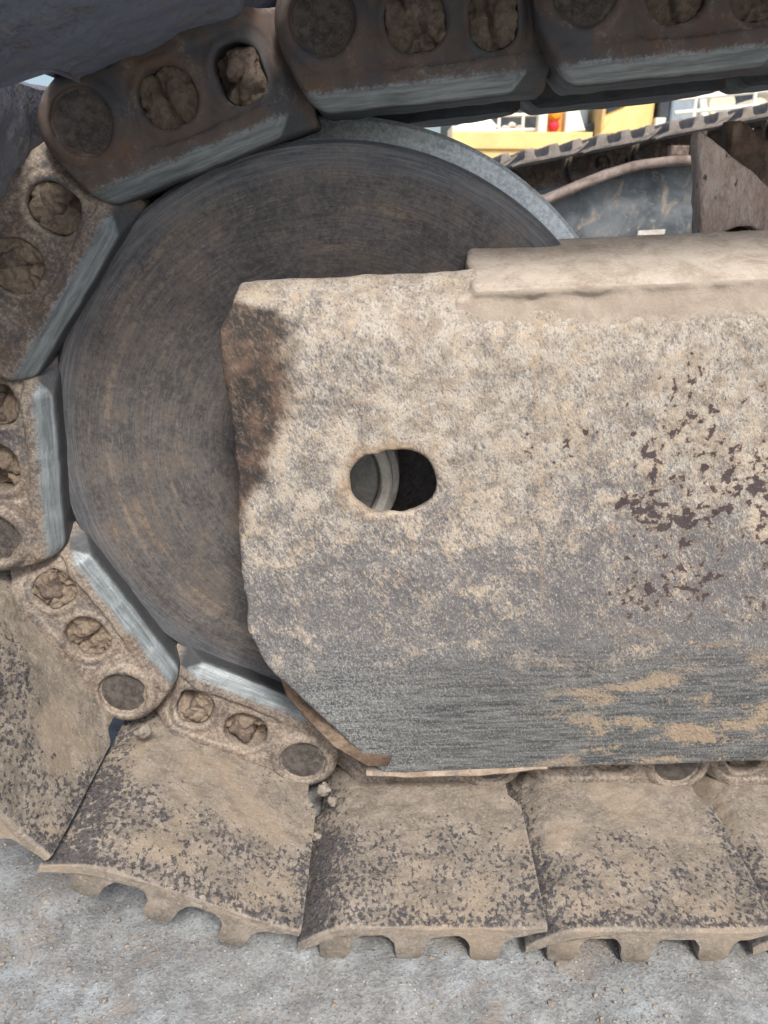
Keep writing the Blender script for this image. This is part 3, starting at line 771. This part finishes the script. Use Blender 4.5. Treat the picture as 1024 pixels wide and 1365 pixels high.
# ------------------------------------------------------------------ machines standing behind (out of focus)
MDRK = m_simple('dark_machine_panel', (.03, .04, .05), (.08, .09, .10), 6, .5)
MGLS = m_simple('dark_window_glass', (.02, .035, .06), (.04, .06, .09), 2, .1)
MBLG = m_simple('blue_grey_hood_paint', (.20, .25, .30), (.30, .35, .40), 5, .5)
MBEI = m_simple('beige_drum_paint', (.60, .54, .42), (.72, .66, .54), 6, .6)
MORG = m_simple('amber_beacon_lens', (.80, .28, .02), (.85, .36, .04), 8, .2)
MRED = m_simple('red_lamp_lens', (.70, .03, .05), (.75, .05, .08), 8, .2)
MTYR = m_simple('black_rubber', (.02, .02, .02), (.04, .038, .036), 12, .9)
def wheel(parent, x, y, r):
    w = link_obj('wheel', lathe('wheel', [(.001, 0), (r*.5, 0), (r*.55, -.02), (r*.9, -.03), (r, .03), (r, .25), (r*.9, .3), (.001, .3)], 36, MTYR), parent, (x, y, r))
    return w
A = empty('yellow_machine', (1.1, 5.0, GZ))
tag(A, 'low yellow machine with white hand rail and amber beacon behind the far track', 'machine')
g = -GZ
box('body', -1.4, .48, .0, 2.0, .45, .50+g+.12, MYEL, A, .02)
box('deck_edge', -.62, .30, -.02, 0, .56+g, .665+g, MYEL, A, .006)
for wx in (-.95, .1): wheel(A, wx, .15, .45)
box('front_fender', -.62, -.33, .02, .4, .625+g, .70+g, MCRM, A, .01)
link_obj('windshield_wedge', prism('windshield_wedge', [(-.60, .70+g), (-.30, .70+g), (-.38, .77+g), (-.46, .76+g)], .1, .14, MCRM, .005), A)
box('dark_panel', -.66, .04, .5, .56, .62+g, .90+g, MDRK, A, .01)
for z in (.685, .775): bar('hand_rail', (-.55, .12, z+g-.01), (-.05, .12, z+g+.005), .011, MCRM, A)
for x in (-.30, -.14): bar('rail_post', (x, .12, .62+g), (x, .12, .79+g), .011, MCRM, A)
for i, (x, z, r) in enumerate(((-.24, .70, .026), (-.20, .725, .02), (-.15, .705, .024), (-.28, .69, .02))):
    link_obj('valve', blob_mesh('valve', r, i+3, MCRM, (1.3, 1, .8), 8, .15), A, (x, .2, z+g))
box('pillar', -.05, .01, .05, .14, .64+g, .95+g, MCRM, A, .008)
link_obj('side_panel', prism('side_panel', [(.13, .66+g), (.27, .68+g), (.20, .84+g), (.13, .86+g)], .06, .12, MCRM, .008), A)
box('lamp_back', .01, .13, .12, .16, .64+g, .93+g, m_simple('orange_lamp_back', (.75, .42, .10), (.8, .5, .16), 6, .5), A, .006)
link_obj('beacon_lamp', lathe('beacon_lamp', [(.001, -.04), (.022, -.036), (.036, -.02), (.04, 0), (.04, .03)], 24, MORG), A, (.065, .09, .775+g))
link_obj('tail_lamp', lathe('tail_lamp', [(.001, -.04), (.02, -.036), (.032, -.02), (.036, 0), (.036, .03)], 24, MRED), A, (.062, .09, .708+g))

B = empty('yellow_cab_machine', (1.63, 5.4, GZ))
tag(B, 'orange yellow machine cab with dark window beside a blue grey hood', 'machine')
box('base', -.6, 1.2, .25, 2.0, .4, .78+g, MDRK, B, .02)
for wx in (-.2, .8): wheel(B, wx, .1, .45)
link_obj('cab_door', prism('cab_door', [(-.08, .68+g), (.27, .70+g), (.27, .93+g), (.0, .80+g)], .0, .2, MYEL, .01), B)
link_obj('cab', prism('cab', [(-.06, .70+g), (.30, .70+g), (.30, 1.30+g), (-.06, 1.30+g)], .05, .6, MYEL, .015), B)
link_obj('window', prism('window', [(-.04, .82+g), (.09, .87+g), (.09, 1.2+g), (-.04, 1.2+g)], .035, .048, MGLS, .003), B)
link_obj('window', prism('window', [(.12, .885+g), (.26, .94+g), (.26, 1.2+g), (.12, 1.2+g)], .035, .048, MCRM, .003), B)
box('dark_post', .32, .40, .02, .3, .70+g, 1.2+g, MDRK, B, .01)
box('small_box', .29, .36, -.04, .02, .70+g, .79+g, MCRM, B, .006)
link_obj('hood', prism('hood', [(.40, .70+g), (.66, .70+g), (.52, 1.1+g), (.40, 1.1+g)], .0, .6, MBLG, .01), B)
link_obj('hood_trim', prism('hood_trim', [(.635, .70+g), (.69, .70+g), (.565, 1.1+g), (.525, 1.1+g)], -.03, .05, MCRM, .006), B)
link_obj('rear_hood', prism('rear_hood', [(-.55, .72+g), (-.1, .72+g), (-.1, .90+g), (-.55, .84+g)], .3, .8, MBLG, .01), B)

D = empty('platform_machine', (2.5, 5.2, GZ))
tag(D, 'machine platform with white tube railings and beige drums at the far right', 'machine')
box('platform', -.45, 1.2, .0, 1.6, .5, .775+g, MCRM, D, .01)
for wx in (0., .8): wheel(D, wx, -.02, .42)
for z, s in ((.93, .05), (.85, .045), (.785, .03)): bar('hand_rail', (-.52, -.03, z-.05+g), (1.2, -.03, z-.05+g+s*3.2), .013, MCRM, D)
for x in (-.39, .0, .42, .8): bar('rail_post', (x, -.03, .75+g), (x, -.03, .93+g+x*.09), .013, MCRM, D)
for i, (x, z, r) in enumerate(((-.33, .86, .085), (-.1, .88, .10), (.16, .84, .09), (.35, .95, .10), (.62, .92, .12))):
    link_obj('drum', lathe('drum', [(.001, 0), (r*.9, 0), (r, .02), (r, .3), (.001, .32)], 28, MBEI), D, (x, .25, z+g))
box('dark_backing', -.5, 1.2, .7, .75, .7+g, 1.3+g, MDRK, D, .01)
box('white_tank', -.12, .22, .05, .16, .78+g, .835+g, MCRM, D, .02)
